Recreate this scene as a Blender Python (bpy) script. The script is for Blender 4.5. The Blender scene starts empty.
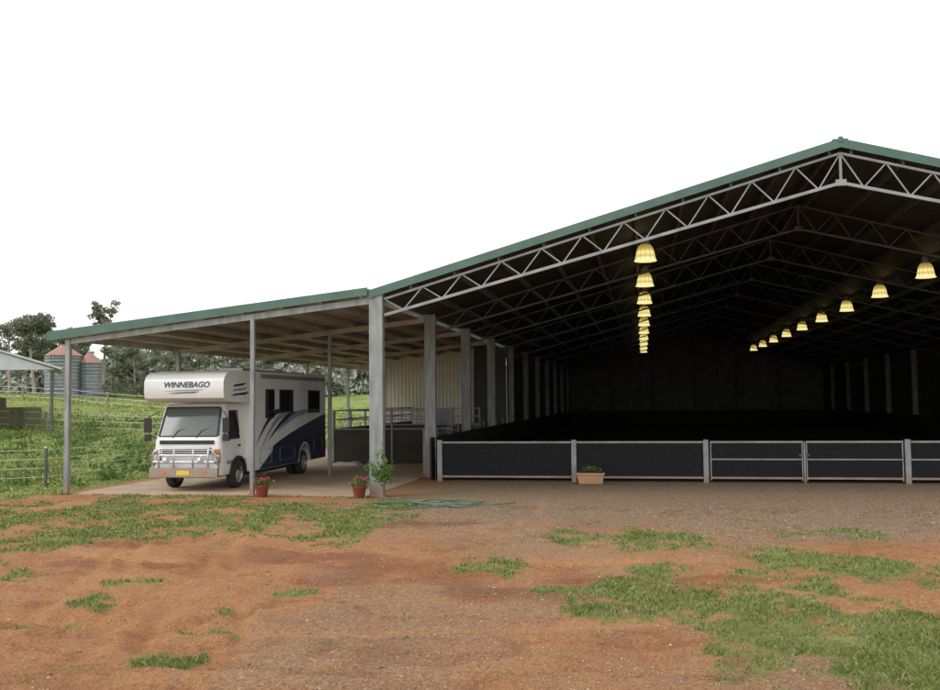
import bpy, math, random
import numpy as np
from mathutils import Vector, Matrix
random.seed(7); rng=np.random.default_rng(7)
scene=bpy.context.scene
CY,SY=math.cos(.1812),math.sin(.1812)
def st(D,L):
    """survey coords: D metres ahead of the photographer, L metres to the right -> world"""
    return CY*L-SY*D, SY*L+CY*D

# ------------------------------------------------------------ materials
def N(nt,t,**k):
    n=nt.nodes.new(t)
    for a,b in k.items(): setattr(n,a,b)
    return n
def new_mat(name):
    m=bpy.data.materials.new(name); m.use_nodes=True
    nt=m.node_tree; b=nt.nodes['Principled BSDF']
    return m,nt,b
def mat(name,c1,c2=None,rough=.6,metal=0,scale=3,bump=0,bscale=40,stretch=(1,1,1),detail=6,spec=.5,coat=0,dirtz=None):
    m,nt,b=new_mat(name)
    c2=c2 or tuple(x*.8 for x in c1)
    tc=N(nt,'ShaderNodeTexCoord'); mp=N(nt,'ShaderNodeMapping'); mp.inputs['Scale'].default_value=stretch
    nt.links.new(tc.outputs['Object'],mp.inputs[0])
    no=N(nt,'ShaderNodeTexNoise'); no.inputs['Scale'].default_value=scale; no.inputs['Detail'].default_value=detail
    nt.links.new(mp.outputs[0],no.inputs['Vector'])
    cr=N(nt,'ShaderNodeValToRGB'); e=cr.color_ramp.elements
    e[0].position=.35; e[1].position=.68; e[0].color=(*c1,1); e[1].color=(*c2,1)
    nt.links.new(no.outputs['Fac'],cr.inputs[0]); col=cr.outputs[0]
    if dirtz:   # red dust splashed up from the ground
        sp=N(nt,'ShaderNodeSeparateXYZ'); nt.links.new(tc.outputs['Object'],sp.inputs[0])
        ad=N(nt,'ShaderNodeMath',operation='MULTIPLY_ADD'); nt.links.new(no.outputs['Fac'],ad.inputs[0]); ad.inputs[1].default_value=-.5*dirtz; nt.links.new(sp.outputs['Z'],ad.inputs[2])
        mr=N(nt,'ShaderNodeMapRange'); mr.inputs[1].default_value=-.25*dirtz; mr.inputs[2].default_value=dirtz*.75; mr.inputs[3].default_value=.75; mr.inputs[4].default_value=0
        nt.links.new(ad.outputs[0],mr.inputs[0])
        mx=N(nt,'ShaderNodeMix',data_type='RGBA'); nt.links.new(mr.outputs[0],mx.inputs[0]); nt.links.new(col,mx.inputs[6]); mx.inputs[7].default_value=(.33,.17,.085,1); col=mx.outputs[2]
    nt.links.new(col,b.inputs['Base Color'])
    b.inputs['Roughness'].default_value=rough; b.inputs['Metallic'].default_value=metal
    b.inputs['Specular IOR Level'].default_value=spec; b.inputs['Coat Weight'].default_value=coat
    if bump:
        n2=N(nt,'ShaderNodeTexNoise'); n2.inputs['Scale'].default_value=bscale
        bp=N(nt,'ShaderNodeBump'); bp.inputs['Strength'].default_value=bump; bp.inputs['Distance'].default_value=.02
        nt.links.new(mp.outputs[0],n2.inputs['Vector']); nt.links.new(n2.outputs['Fac'],bp.inputs['Height']); nt.links.new(bp.outputs[0],b.inputs['Normal'])
    return m
def ribbed(name,c1,c2,axis='Y',period=.2,rough=.5,metal=.2,strength=.6,noise=1.2):
    m,nt,b=new_mat(name)
    tc=N(nt,'ShaderNodeTexCoord')
    w=N(nt,'ShaderNodeTexWave',wave_type='BANDS',bands_direction=axis,wave_profile='SIN')
    w.inputs['Scale'].default_value=.314/period
    nt.links.new(tc.outputs['Object'],w.inputs['Vector'])
    no=N(nt,'ShaderNodeTexNoise'); no.inputs['Scale'].default_value=noise; no.inputs['Detail'].default_value=8
    nt.links.new(tc.outputs['Object'],no.inputs['Vector'])
    cr=N(nt,'ShaderNodeValToRGB'); e=cr.color_ramp.elements
    e[0].position=.35; e[1].position=.68; e[0].color=(*c1,1); e[1].color=(*c2,1)
    nt.links.new(no.outputs['Fac'],cr.inputs[0]); nt.links.new(cr.outputs[0],b.inputs['Base Color'])
    bp=N(nt,'ShaderNodeBump'); bp.inputs['Strength'].default_value=strength; bp.inputs['Distance'].default_value=.03
    nt.links.new(w.outputs['Fac'],bp.inputs['Height']); nt.links.new(bp.outputs[0],b.inputs['Normal'])
    b.inputs['Roughness'].default_value=rough; b.inputs['Metallic'].default_value=metal
    return m
M={}
M['galv']=mat('galvanised_steel',(.33,.345,.34),(.20,.215,.215),rough=.55,metal=.2,scale=2.5,stretch=(3,3,.6),dirtz=.5)
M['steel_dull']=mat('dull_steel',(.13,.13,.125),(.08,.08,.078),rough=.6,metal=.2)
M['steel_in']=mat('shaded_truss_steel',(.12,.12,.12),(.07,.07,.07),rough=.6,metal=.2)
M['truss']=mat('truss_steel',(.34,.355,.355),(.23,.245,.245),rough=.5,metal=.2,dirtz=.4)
M['purlin']=mat('purlin_steel',(.46,.43,.38),(.32,.29,.25),rough=.55,metal=.1)
M['green']=mat('green_trim',(.085,.165,.125),(.06,.125,.095),rough=.45,scale=1.5)
M['under_lean']=ribbed('leanto_sheet',(.50,.46,.40),(.28,.25,.20),'Y',.25,.55,0,.9,.7)
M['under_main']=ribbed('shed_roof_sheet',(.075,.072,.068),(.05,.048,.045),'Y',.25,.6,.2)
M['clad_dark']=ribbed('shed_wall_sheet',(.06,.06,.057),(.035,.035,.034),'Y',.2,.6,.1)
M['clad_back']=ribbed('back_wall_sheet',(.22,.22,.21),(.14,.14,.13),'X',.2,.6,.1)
M['cream']=ribbed('cream_wall_sheet',(.62,.58,.46),(.46,.43,.35),'X',.2,.5,0,.5,.6)
M['rubber']=mat('black_panel',(.015,.016,.018),(.007,.0075,.009),rough=.7,scale=14,spec=.25)
M['kick']=mat('kickboard',(.02,.02,.02),(.01,.01,.01),rough=.7)
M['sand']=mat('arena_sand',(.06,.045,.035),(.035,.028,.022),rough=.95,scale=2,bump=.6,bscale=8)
M['concrete']=mat('dusty_concrete',(.48,.34,.22),(.33,.245,.17),rough=.9,scale=.9,bump=.15,detail=10)
M['white']=mat('white_paint',(.80,.80,.79),(.72,.72,.70),rough=.3,scale=1.2,coat=.3)
M['navy']=mat('navy_graphic',(.018,.028,.06),(.025,.04,.08),rough=.3,coat=.3)
M['greyblue']=mat('greyblue_graphic',(.22,.27,.33),(.28,.33,.38),rough=.35)
M['black']=mat('black_plastic',(.018,.018,.019),(.03,.03,.03),rough=.55)
M['tyre']=mat('tyre_rubber',(.022,.021,.02),(.06,.045,.034),rough=.85,scale=6)
M['chrome']=mat('polished_alloy',(.75,.75,.76),(.62,.62,.63),rough=.18,metal=.95)
M['rim']=mat('wheel_rim',(.6,.6,.6),(.45,.42,.4),rough=.35,metal=.6)
M['lamp']=mat('headlamp_glass',(.6,.62,.62),(.75,.75,.75),rough=.08,metal=.4)
M['orange']=mat('indicator_orange',(.7,.22,.03),rough=.3)
M['yellow']=mat('plate_yellow',(.75,.55,.06),(.7,.5,.05),rough=.4)
M['greyseal']=mat('grey_seal',(.25,.26,.27),rough=.5)
M['terracotta']=mat('terracotta',(.50,.30,.16),(.42,.24,.13),rough=.8)
M['redpot']=mat('red_pot',(.22,.045,.03),(.15,.03,.025),rough=.5)
M['soil']=mat('soil',(.05,.03,.02),rough=1)
M['flower']=mat('flower_red',(.50,.02,.07),(.62,.08,.17),rough=.6)
M['bark']=mat('bark',(.20,.15,.11),(.33,.29,.24),rough=.9,scale=4,bump=.4,stretch=(1,1,.3))
M['gumbark']=mat('gum_bark',(.42,.38,.32),(.28,.24,.2),rough=.9,scale=2,bump=.3,stretch=(1,1,.3))
M['hose']=mat('garden_hose',(.07,.13,.08),(.12,.18,.12),rough=.5)
M['silo']=ribbed('silo_sheet',(.25,.27,.29),(.17,.185,.20),'Z',.35,.5,.4)
M['rust']=mat('rusty_roof',(.33,.16,.12),(.28,.19,.15),rough=.8,scale=1.5)
M['paleroof']=ribbed('pale_roof',(.50,.53,.56),(.40,.43,.46),'Y',.3,.4,.3)
M['wire']=mat('fence_wire',(.35,.35,.34),(.45,.45,.44),rough=.5,metal=.4)
M['tape']=mat('fence_tape',(.7,.7,.68),rough=.6)
M['postwood']=mat('weathered_wood',(.30,.26,.21),(.2,.17,.14),rough=.9,stretch=(1,1,.2))
M['stall']=mat('stall_timber',(.07,.055,.042),(.04,.033,.027),rough=.8,stretch=(.3,1,6))
M['hay']=mat('hay_bale',(.16,.15,.08),(.09,.10,.05),rough=.9,scale=5,bump=.4)
M['tarp']=mat('white_tarp',(.75,.75,.74),(.65,.65,.65),rough=.5)

def glass(name,c=(.015,.018,.02),r=.05,spec=.6,coat=0):
    m,nt,b=new_mat(name); b.inputs['Base Color'].default_value=(*c,1); b.inputs['Roughness'].default_value=r
    b.inputs['Specular IOR Level'].default_value=spec; b.inputs['Coat Weight'].default_value=coat
    no=N(nt,'ShaderNodeTexNoise'); no.inputs['Scale'].default_value=1.3
    bp=N(nt,'ShaderNodeBump'); bp.inputs['Strength'].default_value=.05; nt.links.new(no.outputs['Fac'],bp.inputs['Height']); nt.links.new(bp.outputs[0],b.inputs['Normal'])
    return m
M['glass']=glass('dark_glass'); M['screen']=glass('windscreen_glass',(.10,.12,.115),.08,.55)

def leafmat(name,a,b_,c,trans=True):
    m,nt,b=new_mat(name)
    g=N(nt,'ShaderNodeNewGeometry'); cr=N(nt,'ShaderNodeValToRGB'); e=cr.color_ramp.elements
    e[0].color=(*a,1); e[1].color=(*c,1); el=cr.color_ramp.elements.new(.5); el.color=(*b_,1)
    nt.links.new(g.outputs['Random Per Island'],cr.inputs[0]); nt.links.new(cr.outputs[0],b.inputs['Base Color'])
    b.inputs['Roughness'].default_value=.75; b.inputs['Specular IOR Level'].default_value=.2
    if trans:
        tr=N(nt,'ShaderNodeBsdfTranslucent'); nt.links.new(cr.outputs[0],tr.inputs[0])
        mx=N(nt,'ShaderNodeMixShader'); mx.inputs[0].default_value=.3
        nt.links.new(b.outputs[0],mx.inputs[1]); nt.links.new(tr.outputs[0],mx.inputs[2])
        nt.links.new(mx.outputs[0],nt.nodes['Material Output'].inputs['Surface'])
    return m
M['leaf_gum']=leafmat('gum_leaves',(.12,.14,.09),(.18,.20,.13),(.27,.28,.20))
M['leaf_hazed']=leafmat('hazed_far_leaves',(.26,.28,.235),(.32,.345,.285),(.41,.425,.36),False)  # distance haze put into the leaf colour as paler, greyer tones
M['leaf_citrus']=leafmat('citrus_leaves',(.05,.11,.02),(.10,.20,.04),(.20,.31,.07))
M['grass']=leafmat('grass_blades',(.09,.135,.03),(.165,.215,.05),(.34,.32,.14),False)
M['grass2']=leafmat('field_grass',(.16,.21,.05),(.25,.31,.085),(.43,.42,.18),False)
M['weed']=leafmat('weed_leaves',(.07,.12,.03),(.12,.19,.05),(.18,.25,.07))

# ------------------------------------------------------------ mesh builder
class MB:
    def __init__(s): s.v=[]; s.f=[]; s.m=[]; s.mats=[]
    def mi(s,k):
        if k not in s.mats: s.mats.append(k)
        return s.mats.index(k)
    def add(s,vs,fs,k):
        o=len(s.v); s.v+= [tuple(a) for a in vs]; i=s.mi(k)
        for f in fs: s.f.append([o+a for a in f]); s.m.append(i)
    def box(s,a,b,k):
        x0,y0,z0=a; x1,y1,z1=b
        s.add([(x0,y0,z0),(x1,y0,z0),(x1,y1,z0),(x0,y1,z0),(x0,y0,z1),(x1,y0,z1),(x1,y1,z1),(x0,y1,z1)],
              [(0,3,2,1),(4,5,6,7),(0,1,5,4),(1,2,6,5),(2,3,7,6),(3,0,4,7)],k)
    def bar(s,p,q,w,h,k,up=(0,0,1)):
        p=Vector(p);q=Vector(q);d=(q-p).normalized();up=Vector(up)
        if abs(d.dot(up))>.98: up=Vector((0,1,0))
        a=d.cross(up).normalized()*w/2; b=a.cross(d).normalized()*h/2
        s.add([p-a-b,p+a-b,p+a+b,p-a+b,q-a-b,q+a-b,q+a+b,q-a+b],[(0,3,2,1),(4,5,6,7),(0,1,5,4),(1,2,6,5),(2,3,7,6),(3,0,4,7)],k)
    def tube(s,pts,r,k,n=8,r2=None):
        pts=[Vector(p) for p in pts]; rings=[]; o=[]
        for i,p in enumerate(pts):
            d=(pts[min(i+1,len(pts)-1)]-pts[max(i-1,0)]).normalized()
            up=Vector((0,0,1)) if abs(d.z)<.9 else Vector((0,1,0))
            a=d.cross(up).normalized(); b=a.cross(d)
            rr=r if r2 is None else r+(r2-r)*i/(len(pts)-1)
            o+=[p+(a*math.cos(2*math.pi*j/n)+b*math.sin(2*math.pi*j/n))*rr for j in range(n)]
        fs=[]
        for i in range(len(pts)-1):
            for j in range(n):
                fs.append((i*n+j,i*n+(j+1)%n,(i+1)*n+(j+1)%n,(i+1)*n+j))
        fs.append(tuple(range(n))); fs.append(tuple(range((len(pts)-1)*n,len(pts)*n))[::-1])
        s.add(o,fs,k)
    def lathe(s,prof,c,k,n=24,axis='Z'):
        vs=[];fs=[]
        for r,h in prof:
            for j in range(n):
                a=2*math.pi*j/n
                if axis=='Z': vs.append((c[0]+r*math.cos(a),c[1]+r*math.sin(a),c[2]+h))
                else: vs.append((c[0]+h,c[1]+r*math.cos(a),c[2]+r*math.sin(a)))
        for i in range(len(prof)-1):
            for j in range(n): fs.append((i*n+j,i*n+(j+1)%n,(i+1)*n+(j+1)%n,(i+1)*n+j))
        s.add(vs,fs,k)
    def prism(s,poly,x0,x1,k):  # poly in (y,z), extruded along x
        n=len(poly); vs=[(x0,y,z) for y,z in poly]+[(x1,y,z) for y,z in poly]
        s.add(vs,[tuple(range(n)),tuple(range(n,2*n))[::-1]]+[(i,(i+1)%n,n+(i+1)%n,n+i)[::-1] for i in range(n)],k)
    def obj(s,name,parent=None,smooth=False,bevel=0,seg=2,fix=True,loc=None):
        me=bpy.data.meshes.new(name); me.from_pydata(s.v,[],s.f)
        for k in s.mats: me.materials.append(M[k])
        me.polygons.foreach_set('material_index',s.m)
        if fix:
            import bmesh
            bm=bmesh.new(); bm.from_mesh(me); bmesh.ops.recalc_face_normals(bm,faces=bm.faces); bm.to_mesh(me); bm.free()
        if smooth: me.polygons.foreach_set('use_smooth',[True]*len(me.polygons))
        o=bpy.data.objects.new(name,me); scene.collection.objects.link(o)
        if smooth:
            md=o.modifiers.new('en','EDGE_SPLIT'); md.split_angle=math.radians(35)
        if bevel:
            md=o.modifiers.new('bev','BEVEL'); md.width=bevel; md.segments=seg; md.limit_method='ANGLE'; md.angle_limit=math.radians(30)
        if parent: o.parent=parent
        if loc: o.location=loc
        return o
def empty(name,loc=(0,0,0),rz=0):
    e=bpy.data.objects.new(name,None); e.location=loc; e.rotation_euler=(0,0,rz); scene.collection.objects.link(e); e.empty_display_size=.3
    return e

# ------------------------------------------------------------ noise / terrain
def vnoise(x,y,seed=0):
    xi=np.floor(x);yi=np.floor(y);fx=x-xi;fy=y-yi;fx=fx*fx*(3-2*fx);fy=fy*fy*(3-2*fy)
    def h(a,b):
        t=np.sin(a*127.1+b*311.7+seed*74.7)*43758.5453; return t-np.floor(t)
    return (h(xi,yi)*(1-fx)+h(xi+1,yi)*fx)*(1-fy)+(h(xi,yi+1)*(1-fx)+h(xi+1,yi+1)*fx)*fy
def fbm(x,y,seed=0,o=4):
    t=0;a=.5;n=0
    for i in range(o):
        t=t+a*vnoise(x*2**i,y*2**i,seed+i); n+=a; a*=.5
    return t/n
def sstep(a,b,x):
    t=np.clip((x-a)/(b-a),0,1); return t*t*(3-2*t)
PATCH=[(17.6,-7.7,1.4,1.8),(20.6,-7.7,2.6,2.8),(23.6,-7.8,2.2,2.0),(18.9,-5.9,1.5,2.0),(19.9,-4.0,1.1,2.4),(17.9,-2.5,.75,2.2),(21.1,-2.1,1.1,2.2),(22.4,-4.6,1.5,1.0),
(13.9,.22,.75,.7),(12.25,1.1,.35,.5),(10.9,1.5,.5,.5),(12.1,2.3,1.1,1.0),(13.1,3.2,1.3,1.1),(16.4,3.0,.95,1.3),(16.8,1.9,.7,.6),(17,6.6,.9,1.0),
(14.2,4.6,.75,1.1),(10.9,2.9,1.1,1.3),(11.4,4.0,1.3,1.4),(10.1,4.3,1.3,1.4),(12.9,5.9,1.4,1.5),(9.1,4.3,.8,1.2),(8.8,2.4,.5,.6),(8.05,2.3,.4,.45),(8.3,3.6,.7,.6),(9.6,3.2,.7,.6),
(13.3,-6.5,.45,.6),(11.8,-4.7,.35,.5),(10.6,-4.9,.4,.35),(9.1,-2.9,.35,.25),(10.2,-2.8,.32,.33),(11.3,-2.8,.22,.25),(12.2,-2.3,.35,.25),(12.9,-4.6,.4,.3),(16,-10,1.8,2.8),(20,-11,2.4,3),(15.2,-8.6,.9,.8)]
def grass_raw(x,y):
    D=-SY*x+CY*y; L=CY*x+SY*y
    g=np.zeros_like(x)
    for d,l,a,b in PATCH:
        q=((L-l)/(a*1.3))**2+((D-d)/(b*1.3))**2
        g=np.maximum(g,np.clip(1.25-q,0,1))
    return g,D,L
def grass_mask(x,y):
    g,D,L=grass_raw(x,y)
    n=fbm(x*1.3,y*1.0,3,6); n2=fbm(x*4.5,y*4.5,63,4)
    near=sstep(.30,.86,g*.72+(n-.5)*1.4+(n2-.5)*1.0)
    sp=sstep(.60,.78,fbm(x*1.4,y*1.1,9,6))*.42
    near=np.maximum(near,sp*(D<25)*(.35+.65*sstep(1,3,np.abs(L+1))))
    field=sstep(-15.2,-16.4,x+(n-.5)*1.6)*sstep(20,23.5,y+(n-.5)*5)
    near=near*(1-sstep(22.9,23.5,y)*sstep(-16,-15,x))
    behind=sstep(95,100,y)
    right=sstep(18,22,x)
    return np.clip(np.maximum(np.maximum(near,field),np.maximum(behind,right)),0,1)
def gravel_mask(x,y):
    n=fbm(x*.5,y*.5,21,5)
    g=sstep(14.5,20.0,y+(n-.5)*7)*sstep(-8,-4.5,x+(n-.5)*3)
    g2=sstep(.44,.66,fbm(x*.35+9,y*.35,33,5))*.5*(1-sstep(12,19,y))
    return np.clip(np.maximum(g,g2),0,1)
def wet_mask(x,y):
    D=-SY*x+CY*y; L=CY*x+SY*y; w=np.zeros_like(x)
    for d,l,a,b in ((13.6,-1.0,1.9,1.6),(12.2,.8,1.8,.9),(15.2,-3.2,2.2,.9),(16.6,-7.0,3.0,.6),(14.4,-4.8,2.2,.5),(12.8,2.8,2.5,.5),(18.5,-1,1.6,.8)):
        w=np.maximum(w,np.clip(1.15-((L-l)/a)**2-((D-d)/b)**2,0,1))
    return sstep(.25,.75,w*.8+(fbm(x*.9,y*1.6,91,5)-.5)*1.3)
def ruts(x,y,mode):
    z=np.zeros_like(x); c=np.zeros_like(x)
    def addtrack(d,w,dep):
        nonlocal z,c
        g=np.exp(-(d/w)**2); z-=dep*g; z+=dep*.5*(np.exp(-((d-1.9*w)/(.8*w))**2)+np.exp(-((d+1.9*w)/(.8*w))**2)); c=np.maximum(c,g)
    for c0,k,ys in ((-9.4,.020,24),(-8.2,.012,22),(-3.0,-.03,20)):
        cx=c0+k*(y-ys)**2+.25*np.sin(y*.4+c0)
        for s in (-.85,.85): addtrack(x-cx-s,.13,.045)
    for y0,a,b in ((13.2,.9,.02),(10.6,.6,.035)):
        cy=y0+a*np.sin(x*.22+.6)+b*(x+3)**2
        for s in (-.8,.8): addtrack(y-cy-s,.16,.045)
    f=sstep(.35,.6,fbm(x*.6,y*.6,55,3))
    return z*f if mode=='z' else c*f
def ground_z(x,y):
    x=np.asarray(x,float);y=np.asarray(y,float)
    z=3.5*np.maximum(sstep(-19,-70,x)*sstep(15,90,y),sstep(96,150,y))
    z=z+1.5*sstep(150,400,y)
    yard=(1-sstep(20.5,23,y))
    fieldm=sstep(-15.6,-17,x)*sstep(20,24,y)
    erode=-.05*np.maximum(0,1-np.abs(fbm(x*.5,y*1.0,201,4)-.5)*18)     # wash-out channels
    rel=.24*(fbm(x*.28,y*.28,1,4)-.5)+.09*(fbm(x*1.0,y*1.2,2,4)-.5)+.025*(fbm(x*5,y*5,5,3)-.5)+ruts(x,y,'z')+erode
    z=z+rel*yard*(np.abs(x)<60)+fieldm*(.30*(fbm(x*.22,y*.22,4,4)-.5)+.05)
    z=z+.012*(fbm(x*3,y*3,8,3)-.5)*(1-yard)
    flat=sstep(-15.9,-15.3,x)*sstep(22.9,23.6,y)
    z=z*(1-flat)+flat*(-.012)*(x<17)*(y<92)
    return z
def axis(lo,hi,step,far_lo,far_hi):
    a=list(np.arange(lo,hi+1e-6,step)); s=step; v=lo; pre=[]
    while v>far_lo: s*=1.13; v-=s; pre.append(v)
    s=step; v=hi; post=[]
    while v<far_hi: s*=1.13; v+=s; post.append(v)
    return np.array(pre[::-1]+a+post)
xs=axis(-19,11,.07,-900,900); ys=axis(5.5,24.5,.07,-60,1800)
X,Y_=np.meshgrid(xs,ys); nx,ny=len(xs),len(ys)
Zg=ground_z(X,Y_)
co=np.stack([X,Y_,Zg],-1).reshape(-1,3)
idx=np.arange(nx*ny).reshape(ny,nx)
q=np.stack([idx[:-1,:-1],idx[:-1,1:],idx[1:,1:],idx[1:,:-1]],-1).reshape(-1,4)
def np_mesh(name,co,faces,matk,smooth=True):
    me=bpy.data.meshes.new(name); n=faces.shape[1]
    me.vertices.add(len(co)); me.vertices.foreach_set('co',co.astype(np.float32).ravel())
    me.loops.add(faces.size); me.loops.foreach_set('vertex_index',faces.astype(np.int32).ravel())
    me.polygons.add(len(faces)); me.polygons.foreach_set('loop_start',np.arange(0,faces.size,n,dtype=np.int32))
    me.polygons.foreach_set('loop_total',np.full(len(faces),n,dtype=np.int32))
    me.polygons.foreach_set('use_smooth',np.full(len(faces),smooth))
    me.update(calc_edges=True); me.validate()
    me.materials.append(M[matk]); o=bpy.data.objects.new(name,me); scene.collection.objects.link(o); return o

# ground material
m,nt,b=new_mat('yard_dirt'); M['ground']=m; lk=nt.links.new
tc=N(nt,'ShaderNodeTexCoord')
def noise(s,d=8,r=.6):
    n=N(nt,'ShaderNodeTexNoise'); n.inputs['Scale'].default_value=s; n.inputs['Detail'].default_value=d; n.inputs['Roughness'].default_value=r
    lk(tc.outputs['Object'],n.inputs['Vector']); return n.outputs['Fac']
def ramp(f,els):
    cr=N(nt,'ShaderNodeValToRGB'); e=cr.color_ramp.elements
    e[0].position,e[0].color=els[0][0],(*els[0][1],1); e[1].position,e[1].color=els[-1][0],(*els[-1][1],1)
    for p,c in els[1:-1]:
        k=e.new(p); k.color=(*c,1)
    lk(f,cr.inputs[0]); return cr.outputs[0]
def mix(f,a,b_,mode='MIX'):
    x=N(nt,'ShaderNodeMix',data_type='RGBA',blend_type=mode)
    if isinstance(f,float): x.inputs[0].default_value=f
    else: lk(f,x.inputs[0])
    if isinstance(b_,tuple): x.inputs[7].default_value=(*b_,1)
    else: lk(b_,x.inputs[7])
    lk(a,x.inputs[6]); return x.outputs[2]
def math_(op,a,b_,clamp=False):
    x=N(nt,'ShaderNodeMath',operation=op); x.use_clamp=clamp
    for i,v in enumerate((a,b_)):
        if isinstance(v,(int,float)): x.inputs[i].default_value=v
        else: lk(v,x.inputs[i])
    return x.outputs[0]
def attr(nm):
    a=N(nt,'ShaderNodeAttribute'); a.attribute_name=nm; return a.outputs['Fac']
dirt=ramp(noise(.45),[(.3,(.30,.125,.050)),(.48,(.43,.19,.076)),(.60,(.48,.235,.10)),(.75,(.50,.30,.16))])
dirt2=ramp(noise(5,10,.7),[(.3,(.28,.12,.050)),(.7,(.53,.30,.145))])
dirt=mix(.42,dirt,dirt2)
grav=ramp(noise(9,10,.8),[(.3,(.15,.10,.062)),(.5,(.29,.205,.13)),(.72,(.45,.34,.23))])
vor=N(nt,'ShaderNodeTexVoronoi'); vor.inputs['Scale'].default_value=34; lk(tc.outputs['Object'],vor.inputs['Vector'])
stone=ramp(vor.outputs['Color'],[(.1,(.11,.065,.042)),(.5,(.30,.20,.12)),(.92,(.57,.45,.34))])
grav=mix(.5,grav,stone)
fine=ramp(noise(55,6,.75),[(.36,(.38,.34,.32)),(.5,(.95,.95,.95)),(.68,(1.3,1.27,1.22))])
fine2=ramp(noise(20,8,.75),[(.34,(.58,.52,.48)),(.5,(1,1,1)),(.68,(1.2,1.2,1.18))])
speck=ramp(vor.outputs['Distance'],[(.0,(.62,.58,.55)),(.35,(1,1,1)),(.7,(1.05,1.05,1.05))])
gm=math_('ADD',attr('gravel'),math_('MULTIPLY',math_('SUBTRACT',noise(3,8,.7),.5),1.2),True)
base=mix(gm,dirt,grav)
base=mix(.85,base,fine,'MULTIPLY'); base=mix(.75,base,fine2,'MULTIPLY'); base=mix(.5,base,speck,'MULTIPLY')
wetc=mix(1.0,base,(.66,.47,.36),'MULTIPLY')
base=mix(math_('MULTIPLY',attr('wet'),.85),base,wetc)
smooth_c=mix(.6,base,(.52,.26,.11))
base=mix(math_('MULTIPLY',attr('rut'),.55),base,smooth_c)
gcol=ramp(noise(2.2,8,.7),[(.3,(.11,.135,.035)),(.5,(.185,.21,.06)),(.65,(.28,.28,.09)),(.8,(.40,.34,.16))])
gcolf=ramp(noise(.5,8,.7),[(.3,(.12,.165,.035)),(.48,(.19,.24,.06)),(.6,(.27,.31,.09)),(.75,(.35,.36,.13))])
gcol=mix(attr('field'),gcol,gcolf)
ga=math_('ADD',attr('grass'),math_('MULTIPLY',math_('SUBTRACT',noise(14,8,.7),.5),1.2))
ga=math_('MULTIPLY',ga,attr('grass'),True)
base=mix(ga,base,gcol)
lk(base,b.inputs['Base Color']); b.inputs['Specular IOR Level'].default_value=.3
rg=math_('SUBTRACT',.95,math_('MULTIPLY',attr('wet'),.25)); lk(rg,b.inputs['Roughness'])
hsum=math_('ADD',math_('MULTIPLY',noise(22,10,.75),1.0),math_('MULTIPLY',vor.outputs['Distance'],.5))
bp=N(nt,'ShaderNodeBump'); bp.inputs['Strength'].default_value=1.0; bp.inputs['Distance'].default_value=.045
lk(hsum,bp.inputs['Height']); lk(bp.outputs[0],b.inputs['Normal'])

ground=np_mesh('ground',co,q,'ground')
gr=grass_mask(X,Y_).ravel(); gv=gravel_mask(X,Y_).ravel()
fld=(np.maximum(sstep(-15.2,-16.4,X)*sstep(20,23.5,Y_),sstep(95,100,Y_))).ravel()
er=np.clip(1-np.abs(fbm(X*.5,Y_*1.0,201,4)-.5)*18,0,1)*.55
wetf=(np.maximum(wet_mask(X,Y_),er)*(Y_<22)).ravel()
for nm,d in (('grass',gr),('gravel',gv),('wet',wetf),('rut',(ruts(X,Y_,'c')*(Y_<23)).ravel()),('field',fld)):
    a=ground.data.attributes.new(nm,'FLOAT','POINT'); a.data.foreach_set('value',d.astype(np.float32))

# ------------------------------------------------------------ grass blades
def blades(name,px,py,h,w,matk,lean=.5,n_per=1):
    n=len(px); pz=ground_z(px,py)-.005
    a=rng.uniform(0,2*np.pi,n); dx,dy=np.cos(a)*w/2,np.sin(a)*w/2
    la=rng.uniform(0,2*np.pi,n); ll=rng.uniform(.1,1,n)*lean*h
    v=np.empty((n,4,3)); mid=.55
    v[:,0]=np.stack([px-dx,py-dy,pz],-1); v[:,1]=np.stack([px+dx,py+dy,pz],-1)
    v[:,2]=np.stack([px+np.cos(la)*ll*.35+dx*.7,py+np.sin(la)*ll*.35+dy*.7,pz+h*mid],-1)
    v[:,3]=np.stack([px+np.cos(la)*ll,py+np.sin(la)*ll,pz+h*.95],-1)
    f=np.arange(n*4).reshape(n,4)[:,[0,1,2,3]]
    return np_mesh(name,v.reshape(-1,3),f,matk,False)
D=rng.uniform(7.2,26,900000); L=rng.uniform(-.58,.58,900000)*D
px=CY*L-SY*D; py=SY*L+CY*D
g=grass_mask(px,py)
keep=(rng.random(len(px))<g**1.5*.38)&(px>-16.5)&~((px>-15.4)&(py>23.2))
px,py,g,D=px[keep],py[keep],g[keep],D[keep]
# tufts hugging the post feet and the slab edge
ex,ey=[],[]
for (cx_,cy_,n_) in ((-6.75,23.2,260),(-15.57,23.25,200),(-10.17,23.2,110),(-6.2,22.6,220),(-7.3,23.0,120)):
    ex.append(rng.normal(cx_,.22,n_)); ey.append(np.minimum(rng.normal(cy_,.12,n_),23.3))
k_=900; ex.append(rng.uniform(-15.4,-7,k_)); ey.append(23.31-np.abs(rng.normal(0,.09,k_)))
ex=np.concatenate(ex); ey=np.concatenate(ey)
ok=fbm(ex*1.4,ey*1.4,311,4)>.42; ex,ey=ex[ok],ey[ok]
px=np.concatenate([px,ex]); py=np.concatenate([py,ey]); g=np.concatenate([g,np.full(len(ex),1.0)]); D=np.concatenate([D,np.full(len(ex),24.)])
hh=rng.uniform(.012,.05,len(px))*(.4+g)*(.4+1.2*fbm(px*2,py*2,77,2)); ww=np.clip(.0010*D,.008,.028)*rng.uniform(.7,1.4,len(px))
blades('grass_tufts',px,py,hh,ww,'grass',1.3)
n=190000; D=16+110*rng.random(n)**1.7; L=rng.uniform(-.62,.05,n)*D
px=CY*L-SY*D; py=SY*L+CY*D
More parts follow.
